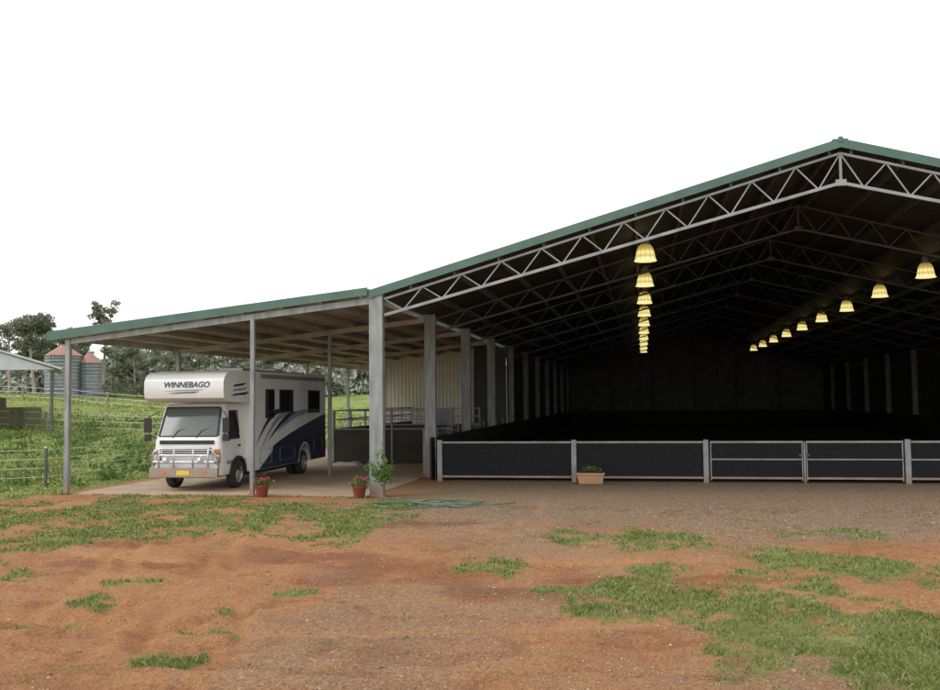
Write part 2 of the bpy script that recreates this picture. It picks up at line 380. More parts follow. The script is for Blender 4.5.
keep=((px<-15.9)|(py>97))&(grass_mask(px,py)>.4); px,py,D=px[keep],py[keep],D[keep]
tall=sstep(.45,.65,fbm(px*.35,py*.25,41,4))
hh=rng.uniform(.04,.13,len(px))*(.5+1.8*tall); ww=np.clip(.0016*D,.02,.2)*rng.uniform(.6,1.3,len(px))
blades('field_grass',px,py,hh,ww,'grass2',1.1)
n=22000; D=7+17*rng.random(n)**1.4; L=rng.uniform(-.56,.56,n)*D
px=CY*L-SY*D; py=SY*L+CY*D
keep=(rng.random(n)<.3+.7*gravel_mask(px,py))&(grass_mask(px,py)<.6)&~((px>-15.4)&(px<-6.9)&(py>23)); px,py,D=px[keep],py[keep],D[keep]
pz=ground_z(px,py); n=len(px)
r=rng.uniform(.004,.013,n)*(1+.9*(rng.random(n)>.95))
base_v=np.array([(1,0,0),(0,1,0),(-1,0,0),(0,-1,0),(0,0,.7),(0,0,-.7)],float)
v=(base_v[None]+rng.uniform(-.3,.3,(n,6,3)))*r[:,None,None]+np.stack([px,py,pz+r*.2],-1)[:,None]
f=np.array([(0,1,4),(1,2,4),(2,3,4),(3,0,4),(1,0,5),(2,1,5),(3,2,5),(0,3,5)])
F=(f[None]+(np.arange(n)*6)[:,None,None]).reshape(-1,3)
M['pebble']=leafmat('pebble_stone',(.15,.09,.055),(.31,.20,.12),(.52,.41,.31),False)
np_mesh('gravel',v.reshape(-1,3),F,'pebble',False)

# ------------------------------------------------------------ floors
mb=MB(); mb.box((-15.35,23.35,-.06),(-6.95,60,.012),'concrete'); mb.obj('concrete_floor')
mb=MB(); mb.box((-6.3,28.3,-.06),(16.0,90,.02),'sand'); mb.obj('arena_floor')

# ------------------------------------------------------------ riding arena shed
XC,YC,BAY=-6.75,23.44,6.25; XA,ZA,S=4.773,8.566,.281; XR=2*XA-XC; YE=91.0
def roofz(x): return ZA-S*abs(x-XA)
shed=empty('indoor_riding_arena')
mb=MB()
for sx in (-1,1):
    xe=XC-.15 if sx<0 else XR+.15
    a=roofz(xe)
    mb.add([(xe,YC-.12,a),(XA,YC-.12,ZA),(XA,YE,ZA),(xe,YE,a),(xe,YC-.12,a-.05),(XA,YC-.12,ZA-.05),(XA,YE,ZA-.05),(xe,YE,a-.05)],
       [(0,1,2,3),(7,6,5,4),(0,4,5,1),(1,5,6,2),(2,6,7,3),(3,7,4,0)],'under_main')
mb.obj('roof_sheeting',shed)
mb=MB()
for sx in (-1,1):
    xe=XC-.17 if sx<0 else XR+.17
    mb.add([(xe,YC-.15,roofz(xe)-.17),(XA,YC-.15,ZA-.17),(XA,YC-.15,ZA+.04),(xe,YC-.15,roofz(xe)+.04),
            (xe,YC-.122,roofz(xe)-.17),(XA,YC-.122,ZA-.17),(XA,YC-.122,ZA+.04),(xe,YC-.122,roofz(xe)+.04)],
           [(0,1,2,3),(7,6,5,4),(0,4,5,1),(1,5,6,2),(2,6,7,3),(3,7,4,0)],'green')
    mb.bar((xe,YC-.04,roofz(xe)+.035),(XA,YC-.04,ZA+.035),.2,.02,'green',up=(0,0,1))
mb.bar((XA,YC-.1,ZA+.03),(XA,YE,ZA+.03),.35,.03,'green')
mb.box((XA-.05,YC-.17,ZA-.05),(XA+.05,YC-.10,ZA+.08),'green')
mb.obj('green_barge_flashing',shed)
mb=MB()
for sx in (-1,1):
    k=0
    while k*1.15<11.3:
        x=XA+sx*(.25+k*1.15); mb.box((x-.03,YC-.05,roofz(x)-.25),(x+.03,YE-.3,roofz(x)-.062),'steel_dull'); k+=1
mb.obj('roof_purlins',shed)
def truss(y,name,w=.07,k='truss',n=11):
    mb=MB()
    zt=lambda x: roofz(x)-.29
    def zb(x): return 7.56-.2547*abs(x-XA)
    for sx,xe in ((-1,XC+.2),(1,XR-.2)):
        mb.bar((xe,y,zt(xe)),(XA,y,zt(XA)),w,w*.8,k); mb.bar((xe,y,zb(xe)),(XA,y,zb(XA)),w,w*1.05,k)
        xsn=[xe+(XA-xe)*i/n for i in range(n+1)]
        for i in range(n):
            xm=(xsn[i]+xsn[i+1])/2
            mb.bar((xsn[i],y,zt(xsn[i])),(xm,y,zb(xm)),w*.45,w*.45,k); mb.bar((xm,y,zb(xm)),(xsn[i+1],y,zt(xsn[i+1])),w*.45,w*.45,k)
    mb.bar((XA,y,zb(XA)),(XA,y,zt(XA)),w*.8,w*.8,k)
    mb.box((XA-.12,y-.045,zb(XA)-.07),(XA+.12,y+.045,zb(XA)+.08),k)
    return mb.obj(name,shed)
nb=0; y=YC
while y<90:
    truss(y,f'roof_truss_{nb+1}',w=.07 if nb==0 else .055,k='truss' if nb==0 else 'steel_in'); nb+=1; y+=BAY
mb=MB()
for i in range(nb):
    y=YC+BAY*i
    for x in (XC,XR):
        w=.18
        mb.box((x-w,y-.11,-.05),(x+w,y+.11,roofz(x)-.09),'galv')
        mb.box((x-w-.012,y-.10,roofz(x)-1.1),(x+w+.012,y+.10,roofz(x)-1.06),'galv')
        mb.box((x-w-.06,y-.17,-.05),(x+w+.06,y+.17,.035),'galv')
mb.obj('columns',shed,bevel=.012)
mb=MB()
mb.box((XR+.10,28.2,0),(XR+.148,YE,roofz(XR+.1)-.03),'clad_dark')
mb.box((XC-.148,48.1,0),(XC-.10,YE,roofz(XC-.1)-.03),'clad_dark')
mb.obj('side_walls',shed)
mb=MB()
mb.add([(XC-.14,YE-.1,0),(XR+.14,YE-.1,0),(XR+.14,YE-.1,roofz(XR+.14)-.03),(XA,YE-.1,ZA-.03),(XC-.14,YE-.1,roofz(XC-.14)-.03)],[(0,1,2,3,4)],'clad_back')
for i in range(1,6):
    x=XC+(XR-XC)*i/6; mb.box((x-.12,YE-.35,0),(x+.12,YE-.12,roofz(x)-.3),'steel_dull')
mb.obj('back_wall',shed)
mb=MB()
mb.box((XC+.25,28.4,0),(XC+.31,85,1.3),'kick'); mb.box((XR-.31,28.4,0),(XR-.25,85,1.3),'kick'); mb.box((XC+.3,85,0),(XR-.3,85.06,1.3),'kick')
mb.obj('arena_kickboards',shed)

# high bay lights
m,nt,b=new_mat('lamp_diffuser_lit'); M['lit']=m
lw=N(nt,'ShaderNodeTexCoord'); sp=N(nt,'ShaderNodeSeparateXYZ'); nt.links.new(lw.outputs['Object'],sp.inputs[0])
cr=N(nt,'ShaderNodeValToRGB'); mr=N(nt,'ShaderNodeMapRange'); mr.inputs[1].default_value=-.3; mr.inputs[2].default_value=.2
nt.links.new(sp.outputs['Z'],mr.inputs[0]); nt.links.new(mr.outputs[0],cr.inputs[0])
e=cr.color_ramp.elements; e[0].color=(1,.82,.30,1); e[1].color=(.16,.11,.03,1); e[1].position=1
for p,c_ in ((.14,(1,.92,.52)),(.30,(.62,.48,.12)),(.5,(1,.86,.36)),(.70,(.45,.34,.08))):
    k=e.new(p); k.color=(*c_,1)
nt.links.new(cr.outputs[0],b.inputs['Emission Color']); b.inputs['Emission Strength'].default_value=1.05; b.inputs['Base Color'].default_value=(.4,.34,.15,1); b.inputs['Roughness'].default_value=.25
m,nt,b=new_mat('lamp_rib_lit'); M['rib']=m; b.inputs['Emission Color'].default_value=(.45,.33,.08,1); b.inputs['Emission Strength'].default_value=.7; b.inputs['Base Color'].default_value=(.3,.25,.1,1)
for k_ in ('lit','rib'): M[k_].cycles.emission_sampling='NONE'
light_me=None
def highbay(loc):
    global light_me
    if light_me is None:
        mb=MB()
        prof=[(.12,.20),(.175,.16),(.22,.08),(.25,-.02),(.27,-.12),(.285,-.20),(.30,-.26)]
        mb.lathe(prof,(0,0,0),'lit',24); mb.lathe([(.30,-.26),(.325,-.27),(.325,-.285),(.29,-.285),(.0,-.285)],(0,0,0),'lit',24)
        for j in range(12):
            a=2*math.pi*j/12; mb.tube([(math.cos(a)*(r+.003),math.sin(a)*(r+.003),h) for r,h in prof],.007,'rib',4)
        mb.lathe([(0,.46),(.10,.46),(.12,.42),(.14,.2),(.0,.2)],(0,0,0),'greyseal',16)
        mb.tube([(0,0,.45),(0,0,.95)],.012,'greyseal',6)
        o=mb.obj('high_bay_light',smooth=True); light_me=o.data
    else:
        o=bpy.data.objects.new('high_bay_light',light_me); scene.collection.objects.link(o)
    o.location=loc
for i in range(10): highbay((.161,27.555+BAY*i,6.72))
for i in range(10): highbay((9.503,27.555+BAY*i,6.72))

# ------------------------------------------------------------ lean-to
lean=empty('carport_lean_to'); XL=-15.566; XM=-10.166; YL=60
def lz(x): return 4.42+.1030*(x+16.09)
mb=MB()
mb.add([(-16.1,YC-.12,lz(-16.1)),(-6.94,YC-.12,lz(-6.94)),(-6.94,YL,lz(-6.94)),(-16.1,YL,lz(-16.1)),(-16.1,YC-.12,lz(-16.1)-.04),(-6.94,YC-.12,lz(-6.94)-.04),(-6.94,YL,lz(-6.94)-.04),(-16.1,YL,lz(-16.1)-.04)],
       [(0,1,2,3),(7,6,5,4),(0,4,5,1),(1,5,6,2),(2,6,7,3),(3,7,4,0)],'under_lean')
mb.obj('roof_sheeting',lean)
mb=MB()
a,b_=-16.14,-6.96
mb.add([(a,YC-.16,lz(a)-.22),(b_,YC-.16,lz(b_)-.17),(b_,YC-.16,lz(b_)+.035),(a,YC-.16,lz(a)+.035),(a,YC-.13,lz(a)-.22),(b_,YC-.13,lz(b_)-.17),(b_,YC-.13,lz(b_)+.035),(a,YC-.13,lz(a)+.035)],
     [(0,1,2,3),(7,6,5,4),(0,4,5,1),(1,5,6,2),(2,6,7,3),(3,7,4,0)],'green')
mb.box((-16.26,YC-.16,lz(-16.1)-.17),(-16.145,YL,lz(-16.1)-.03),'green')
mb.obj('green_barge_flashing',lean)
mb=MB()
y=YC
while y<YL+.1:
    mb.bar((XL-.1,y,lz(XL)-.31),(-6.95,y,lz(-6.95)-.31),.07,.16,'galv' if y<24 else 'purlin'); y+=BAY
for k in range(9):
    x=-15.95+k*1.1; mb.box((x-.03,YC-.1,lz(x)-.21),(x+.03,YL,lz(x)-.05),'purlin')
mb.obj('rafters_and_purlins',lean)
mb=MB(); y=YC
while y<YL:
    for x in (XL,XM):
        if x==XM and y>37: continue
        w=.065 if x==XL else .055
        mb.box((x-w,y-w,-.05),(x+w,y+w,lz(x)-.24),'galv'); mb.box((x-.13,y-.13,-.05),(x+.13,y+.13,.025),'galv')
    y+=BAY
mb.obj('posts',lean,bevel=.008)

# cream room + stalls
mb=MB(); XB=-8.6
mb.box((-13.5,48,0),(XB,59.9,lz(-13.5)-.4),'cream')
mb.add([(-13.5,47.99,lz(-13.5)-.4),(XB,47.99,lz(-13.5)-.4),(XB,47.99,lz(XB)-.06),(-13.5,47.99,lz(-13.5)-.06)],[(0,1,2,3)],'cream')
mb.box((-10.6,47.96,0),(-9.7,47.99,2.05),'greyseal')
for x in (-13.45,-11.0,XB-.06): mb.box((x-.05,47.93,0),(x+.05,47.985,4.2),'purlin')
mb.obj('cream_stable_room')
mb=MB(); mb.box((XB+.01,48.0,0),(-6.93,48.08,lz(XB)-.05),'clad_dark'); mb.obj('stable_end_wall')
def rails(name,p,q,h=2.1,solid=1.35,step=2.0):
    mb=MB(); p=Vector((*p,0));q=Vector((*q,0)); n=max(1,round((q-p).length/step)); d=(q-p).normalized()
    for i in range(n+1):
        a=p+(q-p)*i/n; mb.box((a.x-.035,a.y-.035,0),(a.x+.035,a.y+.035,h),'galv')
    for z in ([h-.03,(h+solid)/2] if solid else [.4,.8,1.2,h-.03]):
        mb.bar(p+Vector((0,0,z)),q+Vector((0,0,z)),.04,.05,'galv')
    if solid:
        mb.bar(p+Vector((0,0,solid/2+.03)),q+Vector((0,0,solid/2+.03)),.03,solid-.06,'stall')
        mb.bar(p+Vector((0,0,solid+.01)),q+Vector((0,0,solid+.01)),.06,.05,'galv')
    mb.obj(name)
rails('stable_yard_fence',(-11.9,35.2),(-7.2,35.2))
rails('stable_yard_fence',(-11.9,41.5),(-7.2,41.5))
rails('stable_yard_fence',(-11.9,35.3),(-11.9,47.8))
rails('stable_yard_fence',(-7.1,30.2),(-7.1,47.8),h=1.5,solid=1.1)
mb=MB()
tp=[]; nn=14
for i in range(nn):
    for j in range(nn):
        u_,v_=i/(nn-1),j/(nn-1); ed=min(u_,1-u_,v_,1-v_)
        tp.append((-11.7+1.2*u_+random.uniform(-.03,.03),33.9+.8*v_,.02+min(1,ed*4)*(.07+.16*float(vnoise(np.array(u_*3.3),np.array(v_*2.7),5)))))
mb.add(tp,[(i*nn+j,i*nn+j+1,(i+1)*nn+j+1,(i+1)*nn+j) for i in range(nn-1) for j in range(nn-1)],'tarp'); mb.obj('white_tarp')

# ------------------------------------------------------------ arena front fence
YF=28.216; ZF=1.2245
af=empty('arena_fence'); posts=[-6.139,-2.05,1.7765,7.28,11.2,15.3]
mb=MB()
for x in posts: mb.box((x-.075,YF-.06,-.05),(x+.075,YF+.06,ZF+.01),'truss')
mb.obj('posts',af,bevel=.01)
mb=MB()
def panel(x0,x1,mid,y=YF,gate=False):
    mb.box((x0,y-.012,.17),(x1,y+.012,ZF-.08),'rubber')
    mb.box((x0,y-.04,ZF-.09),(x1,y+.04,ZF-.035),'truss')
    mb.box((x0,y-.035,.10),(x1,y+.035,.16),'truss')
    if mid: mb.box((x0,y-.03,.645),(x1,y+.03,.685),'truss')
    if gate:
        for x in (x0,x1): mb.box((x-.03 if x==x1 else x,y-.037,.05),(x if x==x1 else x+.03,y+.037,ZF-.03),'truss')
panel(-6.055,-2.135,False); panel(-1.965,1.69,False); panel(7.37,11.11,True); panel(11.29,15.2,True)
mb.obj('panels',af)
mb=MB()
panel(1.90,4.47,True,gate=True); panel(4.56,7.16,True,gate=True)
mb.box((4.49,YF-.05,-.02),(4.54,YF+.05,ZF-.05),'galv')
for x in (4.40,4.60): mb.box((x-.04,YF-.08,.75),(x+.04,YF-.045,.82),'steel_dull')
mb.obj('double_gate',af)
mb=MB(); mb.bar((-6.45,28.9,0),(-6.45,28.9,1.55),.08,.08,'galv'); mb.bar((-6.45,28.9,.55),(-6.14,28.3,.55),.05,.05,'galv'); mb.obj('strainer_post',af)

# ------------------------------------------------------------ planter, pots, citrus, hose
def leafcloud(mb,pts,size,k,squash=1):
    for p in pts:
        d=Vector(rng.normal(size=3)).normalized(); e=d.cross(Vector(rng.normal(size=3))).normalized(); s_=size*random.uniform(.6,1.3)
        p=Vector(p); mb.add([p-d*s_,p+e*s_*.45,p+d*s_,p-e*s_*.45],[(0,1,2,3)],k)
pl=empty('terracotta_planter',(-1.52,27.45,0))
mb=MB()
def taper(mb,x,y,z0,z1,k,t=.04):
    mb.add([(-x+t,-y+t,z0),(x-t,-y+t,z0),(x-t,y-t,z0),(-x+t,y-t,z0),(-x,-y,z1),(x,-y,z1),(x,y,z1),(-x,y,z1)],[(0,3,2,1),(4,5,6,7),(0,1,5,4),(1,2,6,5),(2,3,7,6),(3,0,4,7)],k)
taper(mb,.38,.16,0,.28,'terracotta'); mb.box((-.40,-.18,.26),(.40,.18,.32),'terracotta'); mb.obj('trough',pl,bevel=.012)
mb=MB(); mb.box((-.37,-.15,.30),(.37,.15,.325),'soil'); mb.obj('soil',pl)
mb=MB(); leafcloud(mb,[(random.gauss(0,.15),random.gauss(0,.06),.36+abs(random.gauss(0,.06))) for _ in range(90)],.05,'weed'); mb.obj('plant',pl,fix=False)
def pot(loc,seed):
    e=empty('potted_flowers',loc)
    mb=MB(); mb.lathe([(0,0),(.13,0),(.17,.26),(.19,.26),(.19,.31),(.165,.31),(.16,.28),(0,.28)],(0,0,0),'redpot',20); mb.obj('pot',e,smooth=True)
    mb=MB()
    pts=[]
    for _ in range(220):
        v_=Vector(rng.normal(size=3))*.10; pts.append((v_.x*1.1,v_.y*1.1,.38+v_.z*.7))
    leafcloud(mb,pts,.045,'weed')
    for _ in range(9):
        a=random.uniform(0,6.28); mb.tube([(0,0,.27),(math.cos(a)*.1,math.sin(a)*.1,.42)],.005,'leaf_citrus',4)
    mb.obj('foliage',e,fix=False)
    mb=MB(); pts=[]
    for _ in range(14):
        c=Vector((random.gauss(0,.09),random.gauss(0,.09),.47+random.gauss(0,.04)))
        pts+=[c+Vector(rng.normal(size=3))*.018 for _ in range(9)]
    leafcloud(mb,pts,.025,'flower'); mb.obj('flowers',e,fix=False)
pot((-9.75,23.1,float(ground_z(-9.75,23.1))),1); pot((-7.12,23.08,float(ground_z(-7.12,23.08))),2)
cz=float(ground_z(-6.42,22.65)); ct=empty('citrus_tree',(-6.42,22.65,cz))
mb=MB(); tips=[]
mb.tube([(0,0,-.05),(.01,0,.25),(0,.01,.5)],.022,'bark',8,.016)
for i in range(11):
    a=random.uniform(0,6.28); z0=random.uniform(.18,.5); l=random.uniform(.3,.55); up=random.uniform(.5,1.3)
    p0=Vector((0,0,z0)); p1=p0+Vector((math.cos(a)*l*.45,math.sin(a)*l*.45,l*up*.5)); p2=p0+Vector((math.cos(a)*l*.7,math.sin(a)*l*.7,l*up*1.1))
    mb.tube([p0,p1,p2],.01,'bark',5,.004); tips+=[p1,p2,(p1+p2)/2]
mb.tube([(0,.01,.5),(.03,0,.9),(.0,.02,1.2)],.014,'bark',6,.005); tips+=[Vector((.03,0,.9)),Vector((0,.02,1.2)),Vector((0,.02,1.05))]
mb.obj('trunk',ct,smooth=True)
mb=MB(); pts=[]
for t in tips: pts+=[t+Vector(rng.normal(size=3))*.065 for _ in range(15)]
leafcloud(mb,pts,.048,'leaf_citrus'); mb.obj('crown',ct,fix=False)
mb=MB(); pts=[]
for i in range(230):
    a=i*.17; r=.34+.20*math.sin(i*.043)+.06*math.sin(i*.31); cx=-5.0+.75*math.sin(i*.0137*1.7); cyy=21.85+.3*math.cos(i*.019)
    x_=cx+r*1.25*math.cos(a); y_=cyy+r*1.0*math.sin(a); pts.append((x_,y_,float(ground_z(x_,y_))+.02+.03*abs(math.sin(i*.07))))
pts=[(-6.6,23.2,.01),(-6.2,22.7,.02)]+pts+[(-3.5,21.9,float(ground_z(-3.5,21.9))+.02),(-3.0,22.3,.01)]
mb.tube(pts,.015,'hose',6); mb.obj('garden_hose',smooth=False)

# ------------------------------------------------------------ motorhome
mh=empty('motorhome',(-12.43,24.2,.012),.012)
def rrect(hw,y0,y1,r,n=5):
    pts=[]
    for cx,cy,a0 in ((hw-r,y0+r,-90),(hw-r,y1-r,0),(-hw+r,y1-r,90),(-hw+r,y0+r,180)):
        for i in range(n+1):
            a=math.radians(a0+90*i/n); pts.append((cx+r*math.cos(a),cy+r*math.sin(a)))
    return pts
sta=[(.42,.10,.95),(.50,.06,.99),(.95,.02,1.0),(1.38,.03,1.0),(1.45,.06,.995),(1.52,.09,.99),(2.30,.43,.91),(2.42,.55,.88)]
def cab_at(z):
    for (a,b_) in zip(sta[:-1],sta[1:]):
        if a[0]<=z<=b_[0]:
            t=(z-a[0])/(b_[0]-a[0]); return a[1]+(b_[1]-a[1])*t, a[2]+(b_[2]-a[2])*t
mb=MB(); vs=[];fs_w=[];fs_g=[]; n=24
for z,yf_,hw in sta: vs+=[(x,y,z) for x,y in rrect(hw,yf_,1.8,.16)]
for i in range(len(sta)-1):
    for j in range(n):
        f_=(i*n+j,i*n+(j+1)%n,(i+1)*n+(j+1)%n,(i+1)*n+j)
        front = (j==23) or (j in (0,1,21,22))
        (fs_g if (i==5 and front) else fs_w).append(f_)
fs_w.append(tuple(range(n))); fs_w.append(tuple(range((len(sta)-1)*n,len(sta)*n)))
mb.add(vs,fs_w,'white'); mb.add(vs,fs_g,'screen')
mb.obj('cab',mh,smooth=True)
mb=MB()
def cabpt(side,y,z,off):
    yf_,hw=cab_at(z); return (side*(hw+off),y,z)
for sd in (-1,1):
    def pan(pts,off,k):
        mb.add([cabpt(sd,y,z,off) for y,z in pts],[tuple(range(len(pts)))],k)
    pan([(.42,1.40),(1.30,1.40),(1.30,2.22),(.68,2.22)],.003,'black')
    pan([(.50,1.45),(1.25,1.45),(1.25,2.17),(.74,2.17)],.007,'glass')
    for y0 in (.34,1.36):
        pan([(y0,.55),(y0+.015,.55),(y0+.015,2.25),(y0,2.25)],.002,'greyseal')
    pan([(1.15,1.18),(1.32,1.18),(1.32,1.24),(1.15,1.24)],.012,'black')
    pan([(.40,.72),(1.9,.62),(1.9,.80),(.40,.82)],.002,'greyblue')
mb.box((-.72,.005,1.02),(.72,.03,1.20),'black')
for z in (1.06,1.12,1.17): mb.box((-.70,-.008,z-.012),(.70,.006,z+.012),'white')
mb.box((-.80,-.004,1.30),(.80,.03,1.40),'black')
mb.box((-.94,-.05,.42),(.94,.06,.72),'white')
for sd in (-1,1):
    mb.box((sd*.88-.10,-.012,.80),(sd*.88+.10,.04,1.02),'lamp')
    mb.box((sd*.88-.11,-.006,.78),(sd*.88+.11,.03,1.04),'black')
    mb.box((sd*.90-.07,-.01,1.06),(sd*.90+.07,.04,1.16),'orange')
mb.obj('cab_details',mh)
mb=MB()
for x in (-.45,.25): mb.tube([(x,.055,1.47),(x+.12,.14,1.66),(x+.38,.2,1.74)],.012,'black',5)
for sd in (-1,1):
    mb.tube([(sd*.97,.16,1.45),(sd*1.12,.02,1.55),(sd*1.16,0,1.75),(sd*1.16,.02,2.05),(sd*.95,.3,2.2)],.016,'black',6)
    mb.box((sd*1.16-.10,-.03,1.62),(sd*1.16+.10,.04,2.02),'black'); mb.box((sd*1.16-.09,-.02,1.38),(sd*1.16+.09,.04,1.57),'black')
    mb.tube([(sd*.86,.075,1.52),(sd*.80,.41,2.30)],.014,'black',5)
mb.tube([(-.86,.075,1.515),(.86,.075,1.515)],.018,'black',5); mb.tube([(-.80,.415,2.31),(.80,.415,2.31)],.018,'black',5)
mb.obj('mirrors_and_wipers',mh)
mb=MB()
mb.box((-1.0,-.20,.40),(1.0,-.13,.66),'chrome')
for x in (-.72,-.28,.28,.72): mb.tube([(x,-.15,.42),(x,-.19,.8),(x,-.16,1.17)],.03,'chrome',8)
for z,w in ((.82,.9),(1.0,.72)): mb.tube([(-w,-.17,z),(w,-.17,z)],.028,'chrome',8)
mb.tube([(-.98,-.08,.64),(-.97,-.12,.95),(-.88,-.15,1.10),(-.72,-.16,1.18),(.72,-.16,1.18),(.88,-.15,1.10),(.97,-.12,.95),(.98,-.08,.64)],.032,'chrome',10)
for sd in (-1,1):
    mb.lathe([(0,0),(.10,0),(.10,.08),(0,.08)],(sd*.5-.04,-.2,.86),'lamp',14,'X')
mb.box((-.19,-.222,.46),(.19,-.204,.58),'yellow')
for sd in (-1,1): mb.box((sd*.6-.06,-.215,.48),(sd*.6+.06,-.203,.56),'orange')
mb.obj('bull_bar',mh,smooth=True)
ov=[(.50,2.44),(-.02,2.50),(-.16,2.57),(-.21,2.72),(-.20,3.02),(-.12,3.16),(.04,3.26),(.28,3.31),(.7,3.34),(1.9,3.36),(1.9,2.44)]
mb=MB(); mb.prism(ov,-1.17,1.17,'white'); mb.obj('overcab_pod',mh,bevel=.09,seg=4,smooth=True)
arch=[(6.2+.56*math.cos(a),.42+.56*math.sin(a)) for a in np.linspace(0,math.pi,13)]
bd=[(1.72,.42),(1.72,3.36),(8.35,3.40),(8.42,3.3),(8.42,.50),(8.2,.42)]+arch
mb=MB(); mb.prism(bd,-1.2,1.2,'white'); mb.obj('body',mh,bevel=.035,seg=3)
mb=MB(); mb.box((-1.0,1.9,.3),(1.0,5.4,.42),'black'); mb.box((-.45,.8,.3),(.45,8.0,.55),'black')
mb.box((-1.0,8.43,.45),(1.0,8.5,.6),'black')
for sd in (-1,1):
    mb.prism([(6.2+.60*math.cos(a),.43+.60*math.sin(a)) for a in np.linspace(0,math.pi,13)]+[(6.2-.55*math.cos(a),.43+.55*math.sin(a)) for a in np.linspace(0,math.pi,13)],sd*1.2-.01,sd*1.2+.012,'greyseal')
    mb.prism([(1.15+.54*math.cos(a),.42+.50*math.sin(a)) for a in np.linspace(0,math.pi,13)]+[(1.15-.47*math.cos(a),.42+.45*math.sin(a)) for a in np.linspace(0,math.pi,13)],sd*1.0-.02,sd*1.0+.05,'black')
    mb.prism([(1.15+.46*math.cos(a),.42+.44*math.sin(a)) for a in np.linspace(0,math.pi,13)],sd*.99-.02,sd*.99+.018,'black')
    mb.box((min(sd*.9,sd*1.03),1.62,.35),(max(sd*.9,sd*1.03),1.66,.5),'black')
mb.obj('chassis_and_arches',mh)
def wheel(x,y,name,w=.24):
    mb=MB(); R=.40; h=w/2
    mb.lathe([(.24,-h),(.34,-h),(.385,-h*.85),(R,-h*.6),(R,h*.6),(.385,h*.85),(.34,h),(.24,h)],(0,0,0),'tyre',32,'X')
    for sd in (-1,1):
        mb.lathe([(.245,sd*h*.98),(.235,sd*h*.75),(.16,sd*h*.5),(.10,sd*h*.95),(.06,sd*h*1.05),(0,sd*h*1.05)],(0,0,0),'rim',28,'X')
        for j in range(6):
            a=j*math.pi/3; mb.lathe([(0,0),(.014,0)],(sd*h*.99,math.cos(a)*.13,math.sin(a)*.13),'black',6,'X')
    mb.obj(name,mh,smooth=True,loc=(x,y,R))
for sd,nm in ((-1,'l'),(1,'r')):
    wheel(sd*.92,1.15,'front_wheel_'+nm); wheel(sd*1.04,6.2,'rear_wheel_outer_'+nm); wheel(sd*.76,6.2,'rear_wheel_inner_'+nm)
mb=MB()
def sidepoly(pts,sd,off,k): mb.add([(sd*(1.2+off),y,z) for y,z in pts],[tuple(range(len(pts)))],k)
for sd in (-1,1):
    for (y0,y1,z0,z1) in ((2.75,3.35,2.0,2.78),(3.9,5.0,2.15,2.78),(6.55,7.65,2.1,2.78)):
        mb.box((min(sd*1.19,sd*1.222),y0-.05,z0-.05),(max(sd*1.19,sd*1.222),y1+.05,z1+.05),'black')
        mb.box((min(sd*1.19,sd*1.235),y0,z0),(max(sd*1.19,sd*1.235),y1,z1),'glass')
    for (y0,y1,z0,z1) in ((2.3,3.2,.6,1.0),(7.1,8.0,.65,1.15),(3.9,5.2,.6,1.0)):
        for e in (((y0,z0),(y1,z0)),((y1,z0),(y1,z1)),((y1,z1),(y0,z1)),((y0,z1),(y0,z0))):
            mb.bar((sd*1.206,*e[0]),(sd*1.206,*e[1]),.012,.012,'greyseal')
    mb.box((min(sd*1.19,sd*1.25),2.3,3.16),(max(sd*1.19,sd*1.25),8.2,3.27),'greyseal')
    def strip(f0,f1,y0,y1,k,off,n=18):
        t=[y0+(y1-y0)*i/n for i in range(n+1)]
        for i in range(n):
            sidepoly([(t[i],f0(t[i])),(t[i+1],f0(t[i+1])),(t[i+1],f1(t[i+1])),(t[i],f1(t[i]))],sd,off,k)
    top=lambda y: .95+1.05*((y-3.0)/5.3)**.75 if y>3 else .95
    a2=lambda y: .44 if not(5.55<y<6.85) else .46+math.sqrt(max(0,.62**2-(y-6.2)**2))
    strip(a2,lambda y:max(a2(y)+.001,top(y)),3.3,8.38,'navy',.004,60)
    strip(lambda y:.44,lambda y:.44+.5*(y-2.2)/1.1,2.2,3.3,'navy',.004)
    for j,(ys_,ln,z0,am) in enumerate(((1.95,2.6,1.15,.75),(2.3,2.9,1.0,.8),(2.9,3.2,1.25,.55),(3.6,3.5,1.5,.35))):
        f=lambda y,o_=0: z0+am*math.sin((y-ys_)/ln*2.4)+.12*(y-ys_)/ln*3
        th=lambda y: .085*math.sin(math.pi*min(1,max(0,(y-ys_)/ln)))+.004
        strip(lambda y:f(y)-th(y),lambda y:f(y)+th(y),ys_,ys_+ln,'navy' if j%2==0 else 'greyblue',.006+.002*j)
mb.box((-.9,8.425,1.7),(.9,8.44,2.6),'glass')
mb.obj('windows_and_graphics',mh,fix=True)
mb=MB(); mb.box((-.45,3.0,3.38),(.35,3.8,3.50),'white'); mb.box((-.35,5.6,3.4),(.35,6.4,3.55),'white'); mb.box((.5,2.6,3.38),(.52,8,3.46),'greyseal')
mb.tube([(-.7,2.2,3.35),(-.7,2.2,3.75)],.012,'black',5); mb.obj('roof_fittings',mh,bevel=.04)
def text(s_,size,loc,rot,k,ext=.002,shear=.25):
    cu=bpy.data.curves.new('t','FONT'); cu.body=s_; cu.size=size; cu.align_x='CENTER'; cu.align_y='CENTER'; cu.extrude=ext; cu.shear=shear; cu.offset=.004
    t=bpy.data.objects.new('lettering',cu); scene.collection.objects.link(t); t.data.materials.append(M[k]); t.parent=mh; t.location=loc; t.rotation_euler=rot
text('WINNEBAGO',.22,(.08,-.212,2.93),(math.radians(90),0,0),'navy')
for i,(w,k,z) in enumerate(((.62,'greyblue',2.76),(.5,'navy',2.70))):
    mb=MB(); mb.add([(-w,-.214-.002*i,z),(w*.6,-.214-.002*i,z+.01),(w,-.214-.002*i,z+.05),(-w*.4,-.214-.002*i,z+.03)],[(0,1,2,3)],k); mb.obj('front_stripe',mh)
